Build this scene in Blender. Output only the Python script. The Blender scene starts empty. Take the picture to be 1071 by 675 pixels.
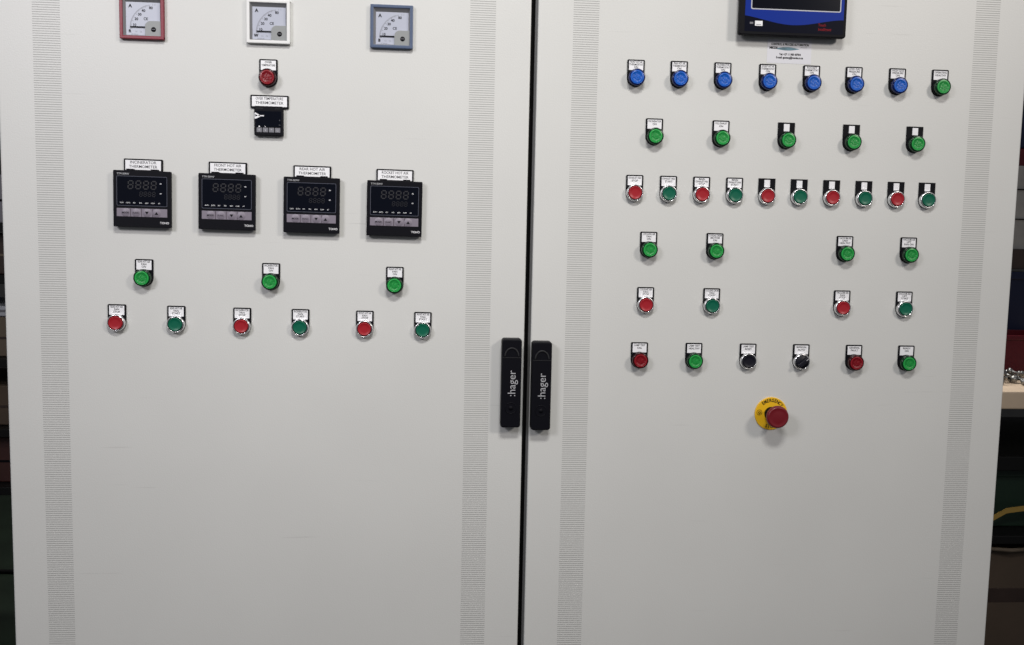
import bpy, bmesh, math, random
from mathutils import Matrix, Vector
random.seed(7)
sc = bpy.context.scene
col = sc.collection
R = math.radians
# ------------------------------------------------------------------ camera, world, lamps, exposure
MM = 0.001
ZC = 1.25                         # height of the panel's reference line above the floor
cam_d = bpy.data.cameras.new('camera'); cam = bpy.data.objects.new('camera', cam_d); col.objects.link(cam)
cam_d.sensor_width = 36; cam_d.lens = 36 * 950 / 1071; cam_d.clip_start = .05; cam_d.clip_end = 100
def rx(a): return Matrix.Rotation(a, 4, 'X')
def ry(a): return Matrix.Rotation(a, 4, 'Y')
def rz(a): return Matrix.Rotation(a, 4, 'Z')
cam.matrix_world = Matrix.Translation((-.1531, -1.600, ZC + .1504)) @ rx(R(90)) @ rx(-.093734) @ ry(-.077518) @ rz(.013795)
sc.camera = cam
w = bpy.data.worlds.new('World'); sc.world = w; w.use_nodes = True
w.node_tree.nodes['Background'].inputs[0].default_value = (.90, .91, 1, 1)
w.node_tree.nodes['Background'].inputs[1].default_value = .18
def area(name, loc, target, sx, sy, power, color, spread):
    d = bpy.data.lights.new(name, 'AREA'); d.shape = 'RECTANGLE'; d.size = sx; d.size_y = sy
    d.energy = power; d.color = color; d.spread = R(spread)   # beam narrowed to darken the panel away from the aim point
    o = bpy.data.objects.new(name, d); col.objects.link(o); o.location = loc
    o.rotation_euler = (Vector(target) - Vector(loc)).to_track_quat('-Z', 'Y').to_euler()
    return o
area('ceiling_or_fill_lamp', (.0, -1.9, 3.3), (-.15, 0, 1.45), .7, .3, 12.3, (1, .985, .955), 95)
area('ceiling_or_fill_lamp', (2.1, -2.4, 2.75), (-.2, 0, 1.4), .5, .4, 9.2, (1, .93, .86), 95)
area('ceiling_or_fill_lamp', (-1.7, -2.1, 2.5), (-.5, 0, 1.35), .7, .5, 7, (.97, .95, 1), 95)
area('ceiling_or_fill_lamp', (.3, 2.3, 3.9), (.3, 2.3, 0), 3.4, .4, 90, (1, .97, .93), 160)  # unseen fill lamp added to brighten the workshop behind the cabinet
sc.view_settings.view_transform = 'Standard'; sc.view_settings.look = 'None'
sc.view_settings.exposure = .05; sc.view_settings.gamma = 1
# ------------------------------------------------------------------ materials
def mat(name, c, rough=.5, metal=0, bump=0, bscale=200, vary=0, vscale=6, coat=0, trans=0, pattern='NOISE', spec=.5):
    m = bpy.data.materials.new(name); m.use_nodes = True; nt = m.node_tree; b = nt.nodes['Principled BSDF']
    b.inputs['Base Color'].default_value = (*c, 1); b.inputs['Roughness'].default_value = rough
    b.inputs['Metallic'].default_value = metal; b.inputs['Specular IOR Level'].default_value = spec; b.inputs['Coat Weight'].default_value = coat
    tc = nt.nodes.new('ShaderNodeTexCoord')
    if vary:
        n = nt.nodes.new('ShaderNodeTexNoise'); n.inputs['Scale'].default_value = vscale; n.inputs['Detail'].default_value = 6
        nt.links.new(tc.outputs['Object'], n.inputs['Vector'])
        r = nt.nodes.new('ShaderNodeValToRGB')
        r.color_ramp.elements[0].position = .3; r.color_ramp.elements[1].position = .7
        r.color_ramp.elements[0].color = (*[x * (1 - vary) for x in c], 1)
        r.color_ramp.elements[1].color = (*[min(1, x * (1 + vary)) for x in c], 1)
        nt.links.new(n.outputs['Fac'], r.inputs[0]); nt.links.new(r.outputs[0], b.inputs['Base Color'])
        mr = nt.nodes.new('ShaderNodeMapRange'); mr.inputs[3].default_value = max(0, rough - .08); mr.inputs[4].default_value = min(1, rough + .08)
        nt.links.new(n.outputs['Fac'], mr.inputs[0]); nt.links.new(mr.outputs[0], b.inputs['Roughness'])
    if bump:
        if pattern == 'NOISE':
            n2 = nt.nodes.new('ShaderNodeTexNoise'); n2.inputs['Scale'].default_value = bscale; n2.inputs['Detail'].default_value = 3
        else:
            n2 = nt.nodes.new('ShaderNodeTexVoronoi'); n2.inputs['Scale'].default_value = bscale
        nt.links.new(tc.outputs['Object'], n2.inputs['Vector'])
        bp = nt.nodes.new('ShaderNodeBump'); bp.inputs['Strength'].default_value = bump; bp.inputs['Distance'].default_value = .001
        nt.links.new(n2.outputs[0], bp.inputs['Height']); nt.links.new(bp.outputs[0], b.inputs['Normal'])
    return m
M = {
 'paint': mat('cabinet_paint', (.608, .608, .588), .42, bump=.2, bscale=420, vary=.022, vscale=3.5),
 'carcass': mat('carcass_paint', (.42, .42, .41), .5, vary=.05),
 'rib': mat('grey_groove_shade', (.31, .31, .30), .5),  # shade inside the door grooves, given as a darker colour
 'flange': mat('folded_door_edge', (.085, .085, .085), .5),
 'gasket': mat('gasket_rubber', (.004, .004, .004), .8, spec=.1),
 'black': mat('black_plastic', (.0035, .0035, .006), .5, bump=.1, bscale=900, spec=.12),
 'blackm': mat('matt_black_plastic', (.003, .003, .005), .55, spec=.12),
 'glassy': mat('display_window', (.002, .003, .007), .16, spec=.2),
 'ghost': mat('unlit_segment', (.021, .021, .023), .5, spec=.3),
 'ghost2': mat('unlit_small_segment', (.010, .010, .013), .5, spec=.3),
 'keys': mat('mauve_key_foil', (.20, .175, .215), .45),
 'keyline': mat('key_gap', (.06, .045, .06), .5),
 'white': mat('white_label', (.80, .80, .82), .5),
 'ink': mat('black_ink', (.006, .006, .008), .5, spec=.15),
 'greyink': mat('grey_ink', (.16, .16, .18), .5),
 'frameline': mat('blue_grey_line', (.055, .06, .085), .5),
 'silver': mat('silver_print', (.55, .55, .57), .35, metal=.3),
 'chrome': mat('chrome', (.80, .80, .81), .24, metal=1),
 'steel': mat('zinc_screw', (.30, .30, .29), .4, metal=1),
 'redm': mat('red_meter_frame', (.20, .010, .026), .4),
 'whitem': mat('white_meter_frame', (.74, .74, .73), .35),
 'bluem': mat('blue_meter_frame', (.065, .095, .17), .4),
 'dial': mat('dial_card', (.43, .45, .53), .35),
 'meterin': mat('meter_inner_grey', (.20, .20, .21), .4),
 'metergrey': mat('meter_cover_grey', (.26, .27, .27), .42),
 'btnred': mat('red_button', (.33, .014, .022), .36, spec=.35),
 'btngreen': mat('teal_green_button', (.003, .110, .062), .36, spec=.35),
 'btnblack': mat('black_button', (.005, .005, .011), .45, spec=.3),
 'estopred': mat('dark_red_mushroom', (.15, .008, .014), .36, spec=.4),
 'yellow': mat('yellow_disc', (.80, .46, .012), .4),
 'hmiblue': mat('royal_blue_foil', (.005, .026, .24), .38, spec=.08),
 'hminavy': mat('navy_foil', (.001, .002, .009), .4, spec=.06),
 'redink': mat('red_ink', (.20, .005, .010), .4, spec=.1),
 'paper': mat('sticker_paper', (.64, .64, .68), .5),
 'swoosh': mat('blue_green_swoosh', (.09, .20, .26), .4, vary=.6, vscale=60),
 'wood': mat('bench_wood', (.70, .55, .40), .55, vary=.12, vscale=5),
 'benchsteel': mat('dark_bench_steel', (.006, .006, .006), .5, spec=.2),
 'binred': mat('red_plastic_bin', (.085, .005, .010), .4, spec=.3),
 'binblue': mat('navy_plastic_bin', (.004, .008, .032), .45, spec=.3),
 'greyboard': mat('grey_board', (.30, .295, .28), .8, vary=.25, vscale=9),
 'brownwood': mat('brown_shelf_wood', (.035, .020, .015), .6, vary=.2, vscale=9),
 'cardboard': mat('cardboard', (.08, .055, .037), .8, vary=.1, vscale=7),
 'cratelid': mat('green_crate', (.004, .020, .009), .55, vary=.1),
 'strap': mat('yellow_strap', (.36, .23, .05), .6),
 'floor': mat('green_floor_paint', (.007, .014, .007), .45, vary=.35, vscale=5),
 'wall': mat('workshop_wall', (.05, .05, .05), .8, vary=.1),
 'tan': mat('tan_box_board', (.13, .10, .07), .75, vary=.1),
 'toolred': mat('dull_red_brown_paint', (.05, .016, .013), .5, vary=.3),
 'pale2': mat('grey_lilac_plastic', (.20, .19, .21), .5),
 'pale': mat('pale_plastic', (.45, .46, .50), .5),
}
for nm, lens, core in (('blue', (.001, .010, .085), (.003, .085, .42)), ('green', (.001, .028, .008), (.012, .235, .042)), ('red', (.030, .001, .002), (.17, .003, .008))):
    M['lens_' + nm] = mat(nm + '_lens_rim', lens, .2, spec=.3)
    M['core_' + nm] = mat(nm + '_lens_face', core, .34, spec=.35, bump=.55, bscale=330, pattern='V', vary=.28, vscale=260)
    M['ring_' + nm] = mat(nm + '_lens_inner_ring', tuple(min(1, x * (1.1 if nm == 'blue' else 1.35) + .004) for x in core), .28, spec=.4)
def add_specks(m):
    nt = m.node_tree; b = nt.nodes['Principled BSDF']; src = b.inputs['Base Color'].links[0].from_socket
    tc = nt.nodes.new('ShaderNodeTexCoord'); v = nt.nodes.new('ShaderNodeTexVoronoi'); v.inputs['Scale'].default_value = 5.5
    nt.links.new(tc.outputs['Object'], v.inputs['Vector'])
    t = nt.nodes.new('ShaderNodeMath'); t.operation = 'LESS_THAN'; t.inputs[1].default_value = .011; nt.links.new(v.outputs['Distance'], t.inputs[0])
    # long thin rub marks
    mp = nt.nodes.new('ShaderNodeMapping'); mp.inputs['Scale'].default_value = (2.2, 1, 60); mp.inputs['Rotation'].default_value = (0, .35, 0)
    nt.links.new(tc.outputs['Object'], mp.inputs[0])
    n = nt.nodes.new('ShaderNodeTexNoise'); n.inputs['Scale'].default_value = 3; n.inputs['Detail'].default_value = 2; nt.links.new(mp.outputs[0], n.inputs['Vector'])
    r = nt.nodes.new('ShaderNodeMapRange'); r.inputs[1].default_value = .70; r.inputs[2].default_value = .82; r.inputs[4].default_value = .22; nt.links.new(n.outputs['Fac'], r.inputs[0])
    mx = nt.nodes.new('ShaderNodeMath'); mx.operation = 'MAXIMUM'; nt.links.new(t.outputs[0], mx.inputs[0]); nt.links.new(r.outputs[0], mx.inputs[1])
    mix = nt.nodes.new('ShaderNodeMix'); mix.data_type = 'RGBA'; nt.links.new(mx.outputs[0], mix.inputs['Factor'])
    nt.links.new(src, mix.inputs['A']); mix.inputs['B'].default_value = (.22, .215, .20, 1); nt.links.new(mix.outputs['Result'], b.inputs['Base Color'])
add_specks(M['paint'])
# ------------------------------------------------------------------ mesh builder (mm, local X right, Z up, front towards -Y)
class MB:
    def __init__(s): s.bm = bmesh.new(); s.mats = []
    def mi(s, m):
        if m not in s.mats: s.mats.append(m)
        return s.mats.index(m)
    def add(s, bm2, m, smooth=False, xf=None):
        i = s.mi(m)
        if xf is not None: bmesh.ops.transform(bm2, matrix=xf, verts=bm2.verts)
        vs = [s.bm.verts.new(v.co) for v in bm2.verts]; bm2.verts.index_update()
        for f in bm2.faces:
            try:
                nf = s.bm.faces.new([vs[v.index] for v in f.verts]); nf.material_index = i; nf.smooth = smooth
            except ValueError: pass
        bm2.free()
    def box(s, x0, x1, y0, y1, z0, z1, m, bev=0, seg=2, xf=None):
        b = bmesh.new(); bmesh.ops.create_cube(b, size=1)
        for v in b.verts:
            v.co = ((x0 + x1) / 2 + v.co.x * (x1 - x0), (y0 + y1) / 2 + v.co.y * (y1 - y0), (z0 + z1) / 2 + v.co.z * (z1 - z0))
        if bev: bmesh.ops.bevel(b, geom=b.edges[:], offset=bev, segments=seg, profile=.5, affect='EDGES')
        s.add(b, m, False, xf)
    def prism(s, pts, y0, y1, m, bev=0):              # outline in XZ, front face at y0 (smaller y)
        b = bmesh.new()
        f = b.faces.new([b.verts.new((x, y0, z)) for x, z in pts])
        r = bmesh.ops.extrude_face_region(b, geom=[f])
        for v in r['geom']:
            if isinstance(v, bmesh.types.BMVert): v.co.y = y1
        bmesh.ops.recalc_face_normals(b, faces=b.faces)
        if bev:
            es = [e for e in b.edges if all(abs(v.co.y - y0) < 1e-6 for v in e.verts)]
            bmesh.ops.bevel(b, geom=es, offset=bev, segments=2, profile=.5, affect='EDGES')
        s.add(b, m)
    def lathe(s, prof, m, cx=0, cz=0, n=40, smooth=True, y=0):   # prof: (radius, height towards viewer)
        b = bmesh.new(); rings = []
        for r, h in prof:
            if r < 1e-6: rings.append([b.verts.new((cx, y - h, cz))])
            else: rings.append([b.verts.new((cx + r * math.cos(2 * math.pi * k / n), y - h, cz + r * math.sin(2 * math.pi * k / n))) for k in range(n)])
        for a, c in zip(rings, rings[1:]):
            for k in range(n):
                k2 = (k + 1) % n
                if len(a) == 1 and len(c) > 1: b.faces.new((a[0], c[k], c[k2]))
                elif len(c) == 1 and len(a) > 1: b.faces.new((a[k], a[k2], c[0]))
                elif len(a) > 1: b.faces.new((a[k], a[k2], c[k2], c[k]))
        bmesh.ops.recalc_face_normals(b, faces=b.faces)
        s.add(b, m, smooth)
    def text(s, t, x, z, size, y, m, bold=.0, xs=1, rot=0, align='CENTER', spacing=1):
        cu = bpy.data.curves.new('t', 'FONT'); cu.body = t; cu.size = size; cu.align_x = align; cu.align_y = 'CENTER'
        cu.offset = bold * size; cu.resolution_u = 3; cu.space_character = spacing
        o = bpy.data.objects.new('t', cu); col.objects.link(o)
        me = bpy.data.meshes.new_from_object(o.evaluated_get(bpy.context.evaluated_depsgraph_get()))
        b = bmesh.new(); b.from_mesh(me); bpy.data.objects.remove(o); bpy.data.curves.remove(cu); bpy.data.meshes.remove(me)
        # XY text -> XZ plane facing -Y
        xf = Matrix.Translation((x, y, z)) @ Matrix.Rotation(R(90), 4, 'X') @ Matrix.Rotation(rot, 4, 'Z') @ Matrix.Diagonal((xs, 1, 1, 1))
        s.add(b, m, False, xf)
    def flat(s, pts, y, m):                            # a printed patch
        b = bmesh.new(); b.faces.new([b.verts.new((x, y, z)) for x, z in pts])
        bmesh.ops.recalc_face_normals(b, faces=b.faces)
        if b.faces[:][0].normal.y > 0: bmesh.ops.reverse_faces(b, faces=b.faces[:])
        s.add(b, m)
    def rect(s, x0, x1, z0, z1, y, m): s.flat([(x0, z0), (x1, z0), (x1, z1), (x0, z1)], y, m)
    def line(s, x0, z0, x1, z1, wd, y, m):
        d = Vector((x1 - x0, z1 - z0)).normalized() * wd / 2; n = Vector((-d.y, d.x))
        s.flat([(x0 + n.x, z0 + n.y), (x0 - n.x, z0 - n.y), (x1 - n.x, z1 - n.y), (x1 + n.x, z1 + n.y)], y, m)
    def arc(s, cx, cz, r0, r1, a0, a1, y, m, n=24):
        P = [(cx + r1 * math.cos(R(a0 + (a1 - a0) * k / n)), cz + r1 * math.sin(R(a0 + (a1 - a0) * k / n))) for k in range(n + 1)]
        Q = [(cx + r0 * math.cos(R(a0 + (a1 - a0) * k / n)), cz + r0 * math.sin(R(a0 + (a1 - a0) * k / n))) for k in range(n + 1)]
        for k in range(n): s.flat([Q[k], P[k], P[k + 1], Q[k + 1]], y, m)
    def tube(s, pts, r, m, n=8, closed=False):
        b = bmesh.new(); rings = []
        for i, p in enumerate(pts):
            p = Vector(p); t = (Vector(pts[min(i + 1, len(pts) - 1)]) - Vector(pts[max(i - 1, 0)])).normalized()
            u = t.orthogonal().normalized() if i == 0 else (u - t * u.dot(t)).normalized(); v = t.cross(u)
            rings.append([b.verts.new(p + (u * math.cos(2 * math.pi * k / n) + v * math.sin(2 * math.pi * k / n)) * r) for k in range(n)])
        for a, c in zip(rings, rings[1:]):
            for k in range(n): b.faces.new((a[k], a[(k + 1) % n], c[(k + 1) % n], c[k]))
        b.faces.new(rings[0]); b.faces.new(rings[-1]); bmesh.ops.recalc_face_normals(b, faces=b.faces)
        s.add(b, m, True)
    def mesh(s, name):
        me = bpy.data.meshes.new(name); bmesh.ops.scale(s.bm, vec=(MM, MM, MM), verts=s.bm.verts)
        s.bm.to_mesh(me); s.bm.free()
        for m in s.mats: me.materials.append(M[m])
        return me
    def build(s, name, parent=None, loc=(0, 0, 0), **k): return link(s.mesh(name), name, parent, loc, **k)
def link(me, name, parent=None, loc=(0, 0, 0), label=None, cat=None, group=None, kind=None, rot=0):
    o = bpy.data.objects.new(name, me); col.objects.link(o); o.parent = parent
    o.location = [c * MM for c in loc]; o.rotation_euler = (0, rot, 0)
    if label: o['label'] = label
    if cat: o['category'] = cat
    if group: o['group'] = group
    if kind: o['kind'] = kind
    return o
def rrect(x0, x1, z0, z1, r, n=5, corners=(1, 1, 1, 1)):   # corners: BL, BR, TR, TL
    P = []
    for (cx, cz, a, on) in ((x0, z0, 180, corners[0]), (x1, z0, 270, corners[1]), (x1, z1, 0, corners[2]), (x0, z1, 90, corners[3])):
        if not on: P.append((cx, cz)); continue
        ox = cx + (r if cx == x0 else -r); oz = cz + (r if cz == z0 else -r)
        for k in range(n + 1): P.append((ox + r * math.cos(R(a + 90 * k / n)), oz + r * math.sin(R(a + 90 * k / n))))
    return P
# ------------------------------------------------------------------ setting
ZF = -ZC * 1000                    # floor in the local mm frame of the reference line
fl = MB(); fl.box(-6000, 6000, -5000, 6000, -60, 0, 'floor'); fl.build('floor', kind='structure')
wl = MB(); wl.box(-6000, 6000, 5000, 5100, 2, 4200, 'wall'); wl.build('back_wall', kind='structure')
# ------------------------------------------------------------------ the control cabinet
cab = bpy.data.objects.new('control_cabinet', None); col.objects.link(cab); cab.location = (0, 0, 0)
cab['label'] = 'large light grey two-door electrical control cabinet full of buttons, lamps and meters'
cab['category'] = 'control cabinet'
Z0 = ZC * 1000                     # panel mm -> cabinet mm
DT = 22                            # door thickness; door fronts at y = 0
b = MB()                           # carcass behind the doors, with a front frame
b.box(-886, 886, DT + 8, 430, 100, 2040, 'carcass', 4)
b.box(-30, 30, DT + 3, DT + 7.5, 110, 2030, 'gasket')
b.build('body', cab)
b = MB(); b.box(-880, 880, 40, 420, 2, 98, 'gasket', 3); b.build('plinth', cab)
def door(x0, x1, bands, zb, zt, dz):
    b = MB(); bm = bmesh.new()
    pitch, gw, gd = 3.85, 1.05, .12; dark = []
    xs = sorted([x0 + 3, x1 - 3] + [v for bd in bands for v in bd])
    isb = lambda a, c: any(abs(a - u) < .01 and abs(c - v) < .01 for u, v in bands)
    g0, g1 = zb + 60, zt - 60
    def q(a, c, z0, z1, y0=0, y1=0):
        bm.faces.new([bm.verts.new(p) for p in ((a, y0, z0), (c, y0, z0), (c, y1, z1), (a, y1, z1))])
    for a, c in zip(xs, xs[1:]):
        if not isb(a, c): q(a, c, zb + 3, zt - 3); continue
        q(a, c, zb + 3, g0); n = int((g1 - g0) / pitch); z = g0
        for k in range(n):
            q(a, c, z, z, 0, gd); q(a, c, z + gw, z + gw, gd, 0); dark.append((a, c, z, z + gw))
            q(a, c, z + gw, z + pitch)
            for xx in (a, c): bm.faces.new([bm.verts.new(p) for p in ((xx, 0, z), (xx, gd, z), (xx, gd, z + gw), (xx, 0, z + gw))])
            z += pitch
        q(a, c, z, zt - 3)
    # rounded rim and returned edges
    P = rrect(x0, x1, zb, zt, 3); prev = None
    loops = []
    for inset, y in ((3, 0), (1.2, .5), (.35, 1.4), (0, 3), (0, DT)):
        loops.append([(x0 + inset, y, zb + inset), (x1 - inset, y, zb + inset), (x1 - inset, y, zt - inset), (x0 + inset, y, zt - inset)])
    for A, C in zip(loops, loops[1:]):
        for k in range(4): bm.faces.new([bm.verts.new(p) for p in (A[k], A[(k + 1) % 4], C[(k + 1) % 4], C[k])])
    bm.faces.new([bm.verts.new(p) for p in loops[-1]])
    bmesh.ops.remove_doubles(bm, verts=bm.verts, dist=.01)
    bmesh.ops.recalc_face_normals(bm, faces=bm.faces)
    b.add(bm, 'paint')
    for a, c, u, v in dark: b.rect(a, c, u, v, gd, 'rib')     # bottom of each groove, its shade put in as flat grey
    if x0 > 0: b.box(x0 - 4, x0 + 3, 6, 18, zb + 4, zt - 4, 'flange', .8)
    return b.build('door', cab, (0, 0, 0))
dl = door(-893, -5.8, [(-835.5, -790.7), (-111.1, -67.1)], 105, 2035, 0)
dr = door(5.8, 893, [(67.2, 112.1), (791, 836.2)], 105, 2035, 0)
dl['label'] = 'left cabinet door with three meters and five black controllers'
dr['label'] = 'right cabinet door with rows of buttons and blue touch screen'
# --- handles (sub-parts of their doors)
def handle():
    b = MB(); H, W, D = 158, 35, 22
    b.prism(rrect(-W / 2, W / 2, -H / 2, H / 2, 5), -D, 0, 'black', 2.2)
    b.box(-W / 2 + 1.5, W / 2 - 1.5, -D - .7, -D - .05, H / 2 - 33.4, H / 2 - 32.4, 'ghost')        # joint of the flap
    b.lathe([(9, 0), (9, .5), (10.5, .5), (10.5, 0)], 'black', 0, -H / 2 + 35, 32, y=-D)
    b.lathe([(0, .3), (4, .3), (4, 0)], 'blackm', 0, -H / 2 + 35, 24, y=-D)
    pts = [(12 * math.cos(R(a)), -D - .6, H / 2 - 31 + 15 * math.sin(R(a))) for a in range(0, 181, 9)]
    b.tube(pts, 1.3, 'ghost')
    b.text(':hager', 1.5, 0, 19.5, -D - .25, 'silver', bold=-.004, rot=R(90), xs=.98)
    return b.mesh('handle')
hm = handle()
h1 = link(hm, 'handle', dl, (-29, 0, Z0 - 106)); h2 = link(hm, 'handle', dr, (24.5, 0, Z0 - 110.5))
# --- name plates above or behind the round controls
def legend(lines, blank=False):
    b = MB(); W = 15.3
    top, r = 31.5, 15.3
    if blank:
        P = [(-W, top), (-W, 0)] + [(r * math.cos(R(a)), r * math.sin(R(a))) for a in range(190, 351, 10)] + [(W, 0), (W, top)]
        b.prism(P[::-1], -2, 0, 'blackm', .35)
        b.box(-5.2, 5.2, -2.9, -1.8, 16, top - 2.6, 'white', .25)
        b.box(-W + .8, W - .8, -2.35, -1.9, top - 2.2, top - 1.1, 'black')
    else:
        P = rrect(-W, W, 0, top, 2, 4, (0, 0, 1, 1))
        P = [(-W, 0)] + [(r * math.cos(R(a)), r * math.sin(R(a))) for a in range(190, 351, 10)] + [(W, 0)] + [p for p in P if p[1] > 1]
        b.prism(P, -2.2, 0, 'blackm', .35)
        b.box(-12.6, 12.6, -2.7, -2.1, top - 18.2, top - 2.3, 'white', .2)
        n = len(lines); zc = top - 9.4 + (1.6 if n < 3 else .6); step = 4.3 if n == 3 else 4.9
        for i, t in enumerate(lines):
            sz = 4.7; est = len(t) * sz * .63; xs = min(1, 23.6 / est)
            b.text(t, 0, zc + (n - 1) * step / 2 - i * step, sz, -2.78, 'ink', bold=.018, xs=xs)
    return b
# --- masters of the controls; ring = the part, the rest are its sub-parts
def m_lamp():
    b = MB()
    b.lathe([(14.6, 0), (14.6, 4.2), (14, 4.8), (11, 4.8)], 'black', n=44, y=-2.2)
    return b.mesh('indicator_lamp')
def m_lens(c):
    b = MB()
    b.lathe([(13.8, 4.7), (14.4, 5.4), (14.5, 11.2), (13.9, 12.5), (12.8, 13.1), (11.6, 13.2)], 'lens_' + c, n=44, y=-2.2)
    b.lathe([(11.6, 13.2), (11.2, 12.9), (10.4, 13.5), (9.2, 13.4)], 'ring_' + c, n=44, y=-2.2)
    b.lathe([(9.2, 13.4), (8.8, 12.9), (5, 13.2), (0, 13.4)], 'core_' + c, n=44, y=-2.2)
    return b.mesh('lens')
def m_ring():
    b = MB()
    b.lathe([(15, 0), (15, 4.4), (14.6, 6.4), (13.6, 7.4), (12.9, 7.6), (12.5, 7.2), (12.4, 3)], 'chrome', n=48, y=-2.2)
    b.lathe([(12.45, 3), (0, 3)], 'black', n=32, y=-2.2)
    return b.mesh('push_button')
def m_cap(m):
    b = MB()
    b.lathe([(11.4, 3), (11.4, 8.2), (10.9, 8.9), (10.2, 9), (9.8, 8.7), (5, 8.5), (0, 8.4)], m, n=44, y=-2.2)
    return b.mesh('button_cap')
def m_knob():
    b = MB()
    b.lathe([(12, 3), (11.9, 8), (11.2, 8.8), (0, 8.9)], 'btnblack', n=40, y=-2.2)
    xf = Matrix.Rotation(R(-42), 4, 'Y')
    b.box(-11, 11, -19, -10, -3.6, 3.6, 'btnblack', 1.6, 3, xf)
    b.box(5, 10, -19.3, -18.6, -.6, .6, 'silver', 0, 1, xf)
    return b.mesh('selector_knob')
ME = {'lampbase': m_lamp(), 'ring': m_ring(), 'knob': m_knob()}
for c in ('blue', 'green', 'red'): ME['lens' + c] = m_lens(c)
for c in ('red', 'green', 'black'): ME['cap' + c] = m_cap('btn' + c)
legend_cache = {}
def control(kind, colour, x, ztop, lines, label, rot=0):
    blank = lines is None; key = tuple(lines or ())
    if key not in legend_cache: legend_cache[key] = legend(lines, blank).mesh('name_plate')
    nm = {'lamp': 'indicator_lamp', 'push': 'push_button', 'sel': 'selector_switch'}[kind]
    loc = (x + 15.3, -.05, Z0 + ztop - 31.5)
    root = link(ME['lampbase'] if kind == 'lamp' else ME['ring'], nm, cab, loc, label=label, rot=rot)
    link(legend_cache[key], 'name_plate', root)
    if kind == 'lamp': link(ME['lens' + colour], 'lens', root)
    elif kind == 'push': link(ME['cap' + colour], 'button_cap', root)
    else: link(ME['knob'], 'selector_knob', root)
say = lambda l: ' '.join(l).lower()
# left door
control('lamp', 'red', -466.3, 441.6, ['OVER', 'TEMPERATURE'], 'red indicator lamp over the small thermometer')
P1 = [(-676.7, 100.2, 'REAR HOT AIR'), (-463.3, 97.4, 'INCINERATOR'), (-250.8, 95.0, 'FRONT HOT AIR')]
for x, z, t in P1: control('lamp', 'green', x, z, [t, 'FAN', 'ON'], 'green indicator lamp marked %s fan on' % t.lower(), R(.5))
P2 = [(-723.3, 22.2, 'REAR HOT AIR'), (-624.0, 21, 'REAR HOT AIR'), (-512.8, 19.4, 'INCINERATOR'), (-413.3, 18.5, 'INCINERATOR'), (-302.3, 17.3, 'FRONT HOT AIR'), (-201.2, 16.4, 'FRONT HOT AIR')]
for i, (x, z, t) in enumerate(P2):
    c, wd = (('red', 'STOP'), ('green', 'START'))[i % 2]
    control('push', c, x, z, [t, 'FAN', wd], '%s push button marked %s fan %s' % (c, t.lower(), wd.lower()), R(.5))
# right door
BX = [163.8, 240.4, 318.4, 399.2, 479.0, 556.7, 636.7, 716.1]
BT = [['FRONT HOT AIR', 'THERMOSTAT', 'ON'], ['REAR HOT AIR', 'THERMOSTAT', 'ON'], ['INCINERATOR', 'THERMOSTAT', 'ON'], ['ROCKET HOT AIR', 'THERMOSTAT', 'ON'],
      ['ROCKET', 'THERMOSTAT', 'ON'], ['LOW GAS', 'PRESSURE', 'ON'], ['HIGH GAS', 'PRESSURE', 'ON'], ['OPERATING', 'HEALTHY']]
for i, x in enumerate(BX):
    c = 'green' if i == 7 else 'blue'
    control('lamp', c, x, 463.3 + i * .25, BT[i], '%s indicator lamp marked %s' % (c, say(BT[i])))
for i, x in enumerate([200, 319.4, 438.3, 557.8, 675.5]):
    l = [['INCINERATOR', 'ON'], ['FULL EXHAUST', 'ON'], None, None, None][i]
    control('lamp', 'green', x, 363.6, l, 'green indicator lamp ' + ('marked ' + say(l) if l else 'without wording'))
for i, x in enumerate([168.2, 228.8, 288.6, 348.4, 407.5, 466.8, 526.7, 586.6, 646.7, 704.9]):
    c = ('red', 'green')[i % 2]
    l = [['EXHAUST FAN', 'STOP'], ['EXHAUST FAN', 'START'], ['MAIN', 'EXHAUST FAN', 'STOP'], ['MAIN', 'EXHAUST FAN', 'START']][i] if i < 4 else None
    control('push', c, x, 264.6, l, '%s push button ' % c + ('marked ' + say(l) if l else 'without wording'))
G3 = [(196.9, ['COOLING AIR', 'FAN', 'ON']), (317, ['COOLING DRUM', 'MOTOR', 'ON']), (556.9, ['VACUUM AIR', 'UNIT', 'HEALTHY']), (676.5, ['VACUUM AIR', 'LIFT', 'FAN ON'])]
for x, l in G3: control('lamp', 'green', x, 165.5, l, 'green indicator lamp marked ' + say(l))
S3 = [(194.7, 'red', ['COOLING AIR', 'FAN', 'STOP']), (315.2, 'green', ['COOLING DRUM', 'FAN', 'START']), (557.2, 'red', ['VACUUM AIR', 'FAN', 'STOP']), (674.6, 'green', ['VACUUM AIR', 'LIFT', 'START'])]
for x, c, l in S3: control('push', c, x, 67, l, '%s push button marked ' % c + say(l))
L3 = [(187, 'lamp', 'red', ['LAMP TEST', 'FAIL']), (286.7, 'lamp', 'green', ['LAMP TEST', 'HEALTHY']), (386.8, 'push', 'black', ['LAMP TEST', 'RESET']),
      (486, 'sel', 'black', ['MANUAL', 'AUTO']), (585.4, 'lamp', 'red', ['GENERAL', 'FAULT']), (684.7, 'lamp', 'green', ['READY', 'ON'])]
for x, k, c, l in L3:
    control(k, c, x, -32.3, l, '%s %s marked ' % (c, {'lamp': 'indicator lamp', 'push': 'push button', 'sel': 'selector switch'}[k]) + say(l))
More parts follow.
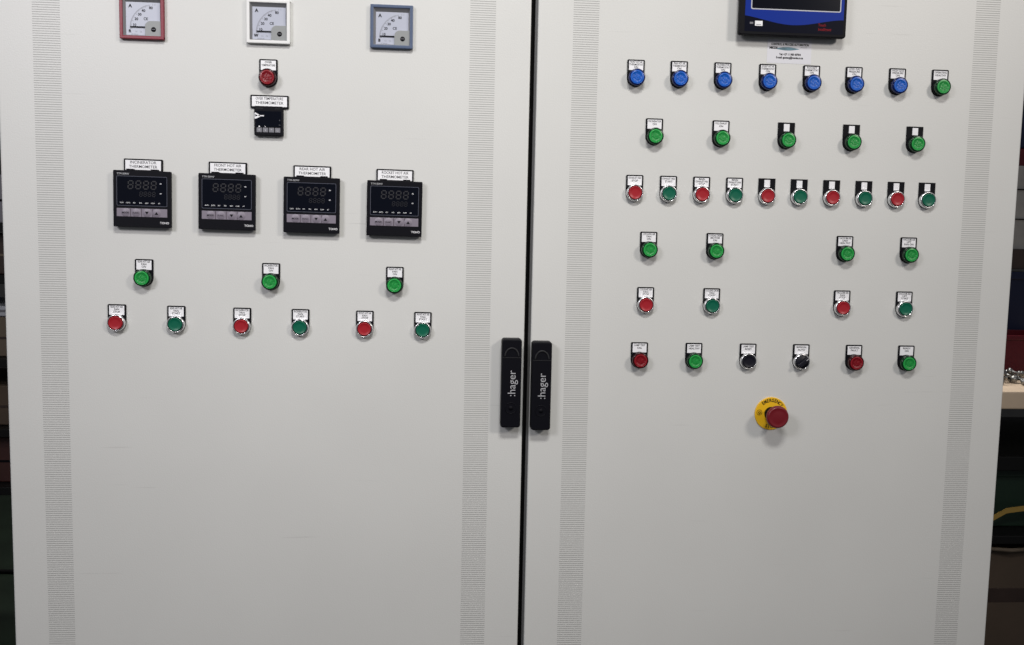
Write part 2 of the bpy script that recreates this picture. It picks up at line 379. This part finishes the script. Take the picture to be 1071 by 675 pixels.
# --- panel meters
def meter(x, z, frame, label):
    b = MB(); S = 36
    O = rrect(-S, S, -S, S, 1.5, 3)
    b.box(-S, S, -8, 0, -S, -S + 5.4, frame, 1.2); b.box(-S, S, -8, 0, S - 5.4, S, frame, 1.2)
    b.box(-S, -S + 5.4, -7.95, 0, -S + .8, S - .8, frame, 1); b.box(S - 5.4, S, -7.95, 0, -S + .8, S - .8, frame, 1)
    # sloping inner walls to the dial
    bm = bmesh.new(); A = [(-31, -6.8, -31), (31, -6.8, -31), (31, -6.8, 31), (-31, -6.8, 31)]
    C = [(-27, -1.6, -28.5), (28, -1.6, -28.5), (28, -1.6, 25), (-27, -1.6, 25)]
    for k in range(4): bm.faces.new([bm.verts.new(p) for p in (A[k], A[(k + 1) % 4], C[(k + 1) % 4], C[k])])
    b.add(bm, 'meterin')
    o = b.build('panel_meter', cab, (x, -.05, Z0 + z), label=label)
    d = MB(); d.box(-27.5, 28.3, -1.5, -.2, -29, 25.5, 'dial'); y = -1.6
    cx, cz, r = 19, -18, 40
    d.arc(cx, cz, r - .3, r + .1, 108, 178, y, 'greyink', 30)
    for i in range(41):
        a = 180 - i * 1.95; L = 4.2 if i % 10 == 0 else (2.8 if i % 5 == 0 else 1.8)
        if a < 84: break
        ca, sa = math.cos(R(a)), math.sin(R(a)); d.line(cx + (r - L) * ca, cz + (r - L) * sa, cx + r * ca, cz + r * sa, (.34 if i % 5 else .5), y - .05, 'greyink')
    for k in (94, 88): d.line(cx + 34 * math.cos(R(k)), cz + 38 * math.sin(R(k)), cx + 34 * math.cos(R(k)), cz + 41 * math.sin(R(k)), .4, y - .05, 'greyink')
    for t, a, rr in (('10', 170, 33), ('20', 152, 33), ('30', 136, 33), ('40', 121, 34), ('80', 99, 34.5)):
        d.text(t, cx + rr * math.cos(R(a)), cz + rr * math.sin(R(a)), 6, y - .1, 'ink', bold=.025)
    d.text('A', -20, 18.5, 8, y - .1, 'ink', bold=.03); d.text('CE', 5, -2, 6, y - .1, 'ink', bold=.02)
    d.text('R' if frame == 'redm' else 'B' if frame == 'bluem' else 'W', -21, -22.5, 6.5, y - .1, 'ink', bold=.05); d.text('1.5', -11, -23, 3.2, y - .1, 'greyink'); d.text('CL', -3, -23, 3.2, y - .1, 'greyink')
    d.text('AC 50Hz 5A', -13, -27.3, 2.2, y - .1, 'greyink')
    dd = d.build('dial', o)
    n = MB(); n.box(-20, 9, -3.4, -2.6, -16.3, -14.5, 'ink', .2); n.build('needle', o)
    c = MB(); c.prism(rrect(4.5, 30.4, -30.4, -5.5, 9, 6, (0, 0, 0, 1)), -5, -1.7, 'metergrey', .5)
    c.lathe([(0, .6), (3.8, .6), (4.1, 0)], 'ink', 18.5, -19.5, 24, y=-5); c.line(15.5, -19.5, 21.5, -19.5, .8, -5.75, 'greyink')
    c.build('needle_cover', o)
meter(-656.8, 502.2, 'redm', 'square panel meter with red frame')
meter(-450.2, 502.6, 'whitem', 'square panel meter with white frame')
meter(-244.2, 502.2, 'bluem', 'square panel meter with blue frame')
# --- wide name plates
def wide_plate(parent, x, z, l1, l2):
    b = MB(); b.prism(rrect(-32, 32, -11, 11, 1.5, 3), -3, 0, 'blackm', .4)
    b.box(-29.3, 29.3, -3.5, -2.9, -8.2, 8.6, 'white', .2)
    for t, zz in ((l1, 4.9), (l2, -2.2)):
        xs = min(1, 52 / (len(t) * 6.6 * .66)); b.text(t, 0, zz, 6.6, -3.6, 'ink', bold=.004, xs=xs)
    return b.build('name_plate', parent, (x, 0, z))
# --- four 96 mm temperature controllers
SEG = {'8': 'abcdefg'}
def digit(b, x, z, h, wd, th, y, m, sl=.08):
    hz = h / 2
    def L(x0, z0, x1, z1): b.line(x + x0 + z0 * sl, z + z0, x + x1 + z1 * sl, z + z1, th, y, m)
    g = th * .55
    for zz in (-hz, 0, hz): L(-wd / 2 + g, zz, wd / 2 - g, zz)
    for xx in (-wd / 2, wd / 2):
        L(xx, g, xx, hz - g); L(xx, -hz + g, xx, -g)
def controller(x, z, l1, label):
    b = MB(); S = 47.3; D = 12
    bm = bmesh.new(); n = 1
    b.prism(rrect(-S, S, -S, S, 1.6, 3), -D, -5, 'black', .8)
    b.box(-S + 2.2, S - 2.2, -5, 0, -S + 2.2, S - 2.2, 'blackm')
    b.box(-20, 20, -D + 1, -3, S - .2, S + 1.4, 'black', .3)
    b.box(-26, -14, -D + 1, -3, S + .1, S + 2.8, 'black', .3); b.box(14, 26, -D + 1, -3, S + .1, S + 2.8, 'black', .3)
    y = -D - .15
    b.text('TTM-009W', -31, 41.3, 4.4, y, 'silver', bold=.003, xs=.95)
    b.text('TOHO', 37, -39.5, 5.0, y, 'white', bold=.012)
    o = b.build('temperature_controller', cab, (x, -.05, Z0 + z), label=label, rot=R(.55))
    d = MB()
    P = rrect(-41.5, 41.5, -12, 38, 2.2, 4); Q = rrect(-40.7, 40.7, -11.2, 37.2, 1.7, 4)
    d.prism(Q, -D - .2, -D + 1, 'glassy')
    for k in range(len(P)): k2 = (k + 1) % len(P); d.flat([P[k], P[k2], Q[k2], Q[k]], y - .2, 'frameline')
    y2 = y - .25
    for i in range(4): digit(d, -18.5 + i * 12.6, 23.5, 13, 7.6, 1.9, y2, 'ghost')
    for i in range(4): digit(d, -1.5 + i * 7, 8.3, 7.4, 4.4, 1.1, y2, 'ghost2')
    d.text('PV', 31, 26, 2.6, y2, 'white', bold=.03); d.text('SV', 31, 9.7, 2.6, y2, 'white', bold=.03)
    for i, t in enumerate(('OUT1', 'OUT2', 'EV1', 'EV2', 'RDY', 'COM', 'AT')):
        d.text(t, -33 + i * 10.2, -6.8, 2.6, y2, 'white', bold=.012)
    d.build('display', o)
    k = MB(); k.box(-41.5, 41.5, -D - .7, -D + .5, -30, -16, 'keys', .4)
    for xx in (-18.6, -.7, 17.6): k.rect(xx - .6, xx + .6, -29.6, -16.4, -D - .8, 'keyline')
    for cx in (-27, -9.8, 8.3, 24): k.lathe([(7.2, 0), (6.4, .5), (0, .7)], 'keys', cx, -23, 24, y=-D - .7)
    yk = -D - 1.7
    k.text('MODE', -27, -23.5, 3.9, yk, 'ink', bold=.012); k.text('FUNC', -9.8, -23.5, 3.9, yk, 'ink', bold=.0)
    k.flat([(5.3, -21), (11.3, -21), (8.3, -25.6)], yk, 'ink'); k.flat([(21, -25.6), (27, -25.6), (24, -21)], yk, 'ink')
    k.build('key_strip', o)
    wide_plate(o, -.5, S + 9.2, l1, 'THERMOMETER')
controller(-659.5, 201.6, 'INCINERATOR', 'black temperature controller marked incinerator thermometer')
controller(-519.5, 200.2, 'FRONT HOT AIR', 'black temperature controller marked front hot air thermometer')
controller(-377.6, 197.8, 'REAR HOT AIR', 'black temperature controller marked rear hot air thermometer')
controller(-236.6, 195.4, 'ROCKET HOT AIR', 'black temperature controller marked rocket hot air thermometer')
# --- small over temperature thermometer
b = MB(); D = 9
b.prism(rrect(-24, 24, -24.5, 24.5, 2.2, 4), -D, 0, 'black', .8)
b.text('OMRON', -15, 20.3, 3.2, -D - .1, 'ghost', bold=.01); b.text('E5CN', 15, 20.3, 3, -D - .1, 'ghost', bold=.01)
ot = b.build('temperature_controller', cab, (-449.8, -.05, Z0 + 338.2), label='small black thermometer module marked over temperature')
d = MB(); d.box(-21, 21, -D - .3, -D + .5, -10, 16, 'glassy', .2)
d.line(-22.5, 12.5, -14.5, 8, 2.3, -D - .5, 'white'); d.line(-22.5, 4.2, -14.5, 8, 3.2, -D - .5, 'white'); d.line(-15.5, 8.2, -7.5, 8.2, 1.8, -D - .5, 'white')
d.rect(-23.4, -21.5, 3, 13, -D - .45, 'pale')
d.text('SP', 18.5, 1, 2.4, -D - .5, 'greyink'); d.text('SV', 18.5, -7, 2.4, -D - .5, 'greyink'); d.build('display', ot)
k = MB()
for i in range(4):
    k.box(-19.8 + i * 10.2, -11 + i * 10.2, -D - 1, -D + .3, -19.5, -11.6, 'greyink', .5)
    k.text('<v^o'[i], -15.4 + i * 10.2, -15.6, 6, -D - 1.1, 'silver', bold=0)
k.flat([(-17.2, -10.8), (-13.6, -10.8), (-15.4, -8)], -D - .4, 'white'); k.line(-6.5, -8.6, -4.4, -10.6, .7, -D - .4, 'white')
k.build('key_strip', ot)
wide_plate(ot, .6, 32.6, 'OVER TEMPERATURE', 'THERMOMETER')
# --- emergency stop
b = MB(); b.lathe([(12.5, 0), (12.5, 12), (10.5, 14), (10.5, 25), (9, 25)], 'blackm', n=36)
es = b.build('emergency_stop_button', cab, (450.3, -.05, Z0 - 160.6), label='dark red mushroom button on a yellow disc marked emergency stop')
b = MB(); b.lathe([(30.2, 0), (30.2, 1.8), (29.5, 2.3), (12.6, 2.3)], 'yellow', n=64, smooth=False)
def arctext(t, r, a0, da, flip=False):
    for i, ch in enumerate(t):
        a = a0 + i * da; rot = R(a - 90) if not flip else R(a + 90)
        b.text(ch, r * math.cos(R(a)), r * math.sin(R(a)), 8.6, -2.5, 'ink', bold=.03, xs=.78, rot=rot)
arctext('EMERGENCY', 24.2, 130, -11.3); arctext('STOP', 24.2, 250, 12.5, True)
b.arc(-22, 2, 4.3, 5.2, 0, 360, -2.5, 'ink'); b.arc(-22, 1.5, 1.4, 2.8, 0, 180, -2.5, 'ink', 12); b.rect(-24.8, -19.2, .4, 1.3, -2.5, 'ink'); b.rect(-22.6, -21.4, -1.8, .4, -2.5, 'ink')
b.build('yellow_disc', es)
b = MB()
b.lathe([(0, 22), (12, 22), (14.5, 25), (18.5, 28.5), (20.2, 32), (20.3, 34.5), (19.6, 37), (18, 38.6), (16.4, 39), (15.8, 38.7), (10, 39.4), (0, 39.8)], 'estopred', n=56)
b.build('mushroom_head', es)
# --- touch screen and its sticker
b = MB(); HW, HH, D = 95.5, 70.5, 21
b.prism(rrect(-HW, HW, -HH, HH, 4, 4), -D, -D + 9, 'blackm', 1.6)
b.box(-HW + 5, HW - 9, -D + 9, 0, -HH + 6, HH - 6, 'blackm', 3)
hmi = b.build('touch_screen', cab, (449, -.05, Z0 + 579.5), label='blue framed black touch screen panel at the top')
f = MB(); y = -D - .15
x0, x1, z0, z1 = -86, 90, -65, 65
N = 40; W_ = []
for i in range(N + 1):
    t = i / N; W_.append((x0 + (x1 - x0) * t, -45.5 + 6.5 * math.cos(t * 2 * math.pi * .88 + .5) + 2.5 * (1 - t) - 1))
for i in range(N):
    f.flat([(W_[i][0], W_[i][1]), (W_[i + 1][0], W_[i + 1][1]), (W_[i + 1][0], z1), (W_[i][0], z1)], y, 'hmiblue')
    f.flat([(W_[i][0], z0), (W_[i + 1][0], z0), (W_[i + 1][0], W_[i + 1][1]), (W_[i][0], W_[i][1])], y, 'hminavy')
f.box(-68, -54.5, -D - .9, -D, -55.5, -46.8, 'white', .4); f.rect(-66, -57, -53.6, -52.6, -D - 1, 'greyink')
f.box(-77, -71, -D - .5, -D, -52.5, -49, 'greyink', .3)
f.text('Touch', 45, -50, 6.6, -D - .3, 'redink', bold=.02, align='LEFT', xs=.8); f.text('Intelligent', 45, -57.4, 6.6, -D - .3, 'redink', bold=.02, align='LEFT', xs=.9)
f.build('front_foil', hmi)
s_ = MB(); P = rrect(-76, 84.5, -27.5, 58, 3, 4); Q = rrect(-74.2, 82.7, -25.7, 56.2, 2, 4)
for k in range(len(P)): k2 = (k + 1) % len(P); s_.flat([P[k], P[k2], Q[k2], Q[k]], -D - .35, 'pale')
s_.flat(Q, -D - .4, 'glassy'); s_.build('screen', hmi)
b = MB(); b.box(-40, 40, -.3, 0, -20, 21, 'paper')
y = -.4
b.text('CONTROL & PROCESS AUTOMATION', 1, 12.6, 5.0, y, 'ink', bold=.05, xs=.80)
b.text('MECDS', -29, 6.4, 5, y, 'ink', bold=.06, xs=.9); b.text('(PTY) LTD', 26, 8.2, 2.7, y, 'greyink', bold=.0)
P = [(-26 + 44 * k / 24, 5 - 2.6 * math.sin(math.pi * k / 24)) for k in range(25)]; Q = [(-26 + 44 * k / 24, 5.2 + 3.2 * math.sin(math.pi * k / 24)) for k in range(25)]
for k in range(24): b.flat([P[k], P[k + 1], Q[k + 1], Q[k]], y + .03, 'swoosh')
b.text('Tel: +27 11 908 4879/4', 1.5, -4.5, 5, y, 'ink', bold=.045, xs=.82); b.text('E-mail: gauteng@mecds.co.za', 1, -10, 5, y, 'ink', bold=.045, xs=.82)
b.build('sticker', cab, (452.5, -.02, Z0 + 486.3), label='pale contact sticker below the touch screen')
# ------------------------------------------------------------------ workshop behind, right
def empty(name, loc, label, cat, group=None):
    o = bpy.data.objects.new(name, None); col.objects.link(o); o.location = [c * MM for c in loc]; o['label'] = label; o['category'] = cat
    if group: o['group'] = group
    return o
BY = 1250
bench = empty('workbench', (2350, BY, 0), 'wooden topped workbench on dark steel frame behind the cabinet at right', 'workbench')
b = MB(); b.box(-1000, 1000, 0, 800, 865, 925, 'wood', 5); b.build('bench_top', bench)
for xx in (-960, 910):
    for yy in (40, 710): b = MB(); b.box(xx, xx + 50, yy, yy + 50, 1, 864, 'benchsteel', 3); b.build('leg', bench)
b = MB(); b.box(-980, 980, 20, 780, 395, 425, 'benchsteel', 3); b.build('lower_shelf', bench)
b = MB(); b.box(-900, 900, 60, 760, 640, 690, 'benchsteel', 3); b.build('cross_rail', bench)
def openbox(b, x0, x1, y0, y1, z0, z1, t, m, tap=0):
    b.box(x0, x1, y0, y0 + t, z0, z1, m, 1.5); b.box(x0, x1, y1 - t, y1, z0, z1, m, 1.5)
    b.box(x0, x0 + t, y0 + t, y1 - t, z0, z1, m); b.box(x1 - t, x1, y0 + t, y1 - t, z0, z1, m)
    b.box(x0 + t, x1 - t, y0 + t, y1 - t, z0, z0 + t, m)
b = MB(); openbox(b, -260, 260, 0, 260, 1, 150, 5, 'binred'); b.box(-266, 266, -7, 0, 136, 154, 'binred', 3)
b.build('parts_bin', None, (1930, BY + 330, 926), label='dark red plastic parts bin standing on the wooden bench', cat='bin')
b = MB()
for i in range(64):
    x = random.uniform(-210, 230); yy = random.uniform(-60, 70); h = max(3, 30 * (1 - (abs(yy) / 90) ** 2) * random.uniform(.2, 1))
    L = random.uniform(26, 56); a = random.uniform(0, 6.28); e = random.uniform(-.6, .6)
    d = Vector((math.cos(a) * math.cos(e), math.sin(a) * math.cos(e), math.sin(e)))
    p = Vector((x, yy, h + 8)); b.tube([p - d * L / 2, p + d * L / 2], random.uniform(3.4, 5.5), 'steel', 6)
    b.tube([p + d * L / 2, p + d * (L / 2 + 8)], random.uniform(9, 13), 'steel', 6)
b.build('screw_heap', None, (1840, BY + 190, 926), label='heap of loose silver screws and bolts in front of the red bin', cat='screws', kind='stuff')
b = MB(); openbox(b, -420, 300, 0, 240, 1, 375, 6, 'binblue'); b.box(-426, 306, -8, 0, 350, 380, 'binblue', 3)
b.build('storage_bin', None, (2160, BY + 600, 926), label='tall navy blue plastic bin at the back of the wooden bench', cat='bin')
b = MB(); b.box(-30, 30, 0, 40, 0, 60, 'steel', 4); b.lathe([(14, 0), (14, 6), (0, 6)], 'steel', 0, 30, 20); b.build('metal_block', None, (1835, BY + 345, 1079), label='small zinc metal block resting on the rim of the red bin', cat='metal block')
sh = empty('wall_shelf', (2300, BY + 620, 1372), 'brown wooden shelf above the navy blue bin at right', 'shelf')
b = MB(); b.box(-700, 700, 0, 300, -55, 22, 'brownwood', 2); b.build('shelf_board', sh)
for xx in (-640, 640): b = MB(); b.box(xx, xx + 30, 60, 300, -180, -57, 'benchsteel', 2); b.build('bracket', sh)
b = MB(); b.box(-500, 500, 0, 26, 1, 331, 'greyboard', 2); b.box(-500, 500, -6, 0, 118, 122, 'blackm'); b.box(-500, 500, -6, 0, 236, 240, 'blackm')
b.build('grey_panel', None, (2300, BY + 640, 1395), label='weathered grey board standing upright on the brown shelf', cat='board')
b = MB(); b.box(-700, 700, 30, 300, 333, 353, 'brownwood', 2); b.build('shelf_board', sh)
b = MB(); b.box(-300, 300, 0, 200, 0, 70, 'binred', 4); b.box(-300, 300, 0, 200, 72, 420, 'binblue', 6)
b.build('storage_case', None, (2300, BY + 670, 1727), label='dark case with a red base strip standing above the grey board', cat='case')
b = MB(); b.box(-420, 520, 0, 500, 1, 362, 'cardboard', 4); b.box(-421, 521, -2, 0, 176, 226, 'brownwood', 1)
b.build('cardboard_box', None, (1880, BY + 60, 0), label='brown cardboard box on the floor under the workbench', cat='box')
cr = MB(); openbox(cr, -320, 420, 0, 420, 1, 200, 8, 'cratelid'); cr.box(-326, 426, -8, 0, 178, 204, 'cratelid', 3)
cr.build('green_crate', None, (1900, BY + 120, 426), label='dark green plastic crate on the lower shelf of the bench', cat='crate')
b = MB(); pts = [(-260, 0, 6), (-190, -6, 10), (-140, -8, 30), (-80, -6, 62), (0, 0, 70), (80, 4, 66), (160, 4, 60)]
for p, q in zip(pts, pts[1:]):
    p, q = Vector(p), Vector(q); bm = bmesh.new(); u = Vector((0, 0, 9))
    vs = [bm.verts.new(v) for v in (p - u, q - u, q + u, p + u)]; f_ = bm.faces.new(vs)
    r = bmesh.ops.extrude_face_region(bm, geom=[f_]); bmesh.ops.translate(bm, verts=[v for v in r['geom'] if isinstance(v, bmesh.types.BMVert)], vec=(0, 4, 0))
    bmesh.ops.recalc_face_normals(bm, faces=bm.faces); b.add(bm, 'strap')
b.build('yellow_strap', None, (1870, BY + 60, 440), label='yellow strap lying in front of the green crate', cat='strap')
b = MB(); b.tube([(-80, 0, 8), (-20, 10, 9), (50, -5, 8), (120, 5, 8)], 7, 'tan', 8)
b.build('rubber_hose', None, (1750, BY + 35, 363), label='short tan hose lying on top of the cardboard box', cat='hose')
# ------------------------------------------------------------------ workshop behind, left
LY = 1300
rk = empty('storage_rack', (-2000, LY, 0), 'dark steel storage rack behind the left edge of the cabinet', 'rack')
for xx in (-500, 562):
    for yy in (0, 460): b = MB(); b.box(xx, xx + 40, yy, yy + 40, 1, 2000, 'benchsteel', 3); b.build('upright', rk)
for zz in (560, 745, 965, 1225, 1385, 1800): b = MB(); b.box(-499, 600, 2, 498, zz, zz + 26, 'benchsteel', 2); b.build('rack_shelf', rk)
def shelf_box(name, z, h, m, band, label, cat):
    b = MB(); b.box(-300, 545, 0, 380, 1, h, m, 4); b.box(-301, 546, -2, 0, h * .45, h * .45 + 7, band)
    b.build(name, None, (-2000, LY + 60, z), label=label, cat=cat)
shelf_box('tool_box', 586, 146, 'toolred', 'blackm', 'dark reddish tool box on the lowest rack shelf at left', 'tool box')
shelf_box('cardboard_box', 771, 128, 'cardboard', 'brownwood', 'brown cardboard box on the rack shelf just above the tool box', 'box')
shelf_box('cardboard_box', 991, 126, 'tan', 'brownwood', 'tan cardboard box on the middle rack shelf, under a small pale tray', 'box')
shelf_box('parts_tray', 1118, 34, 'pale', 'greyink', 'small pale tray lying on top of the tan cardboard box', 'tray')
shelf_box('wooden_box', 1251, 128, 'brownwood', 'tan', 'dark brown wooden box on the rack shelf under the pale case', 'box')
shelf_box('plastic_case', 1411, 150, 'pale2', 'blackm', 'grey lilac plastic case on the highest filled rack shelf at left', 'case')
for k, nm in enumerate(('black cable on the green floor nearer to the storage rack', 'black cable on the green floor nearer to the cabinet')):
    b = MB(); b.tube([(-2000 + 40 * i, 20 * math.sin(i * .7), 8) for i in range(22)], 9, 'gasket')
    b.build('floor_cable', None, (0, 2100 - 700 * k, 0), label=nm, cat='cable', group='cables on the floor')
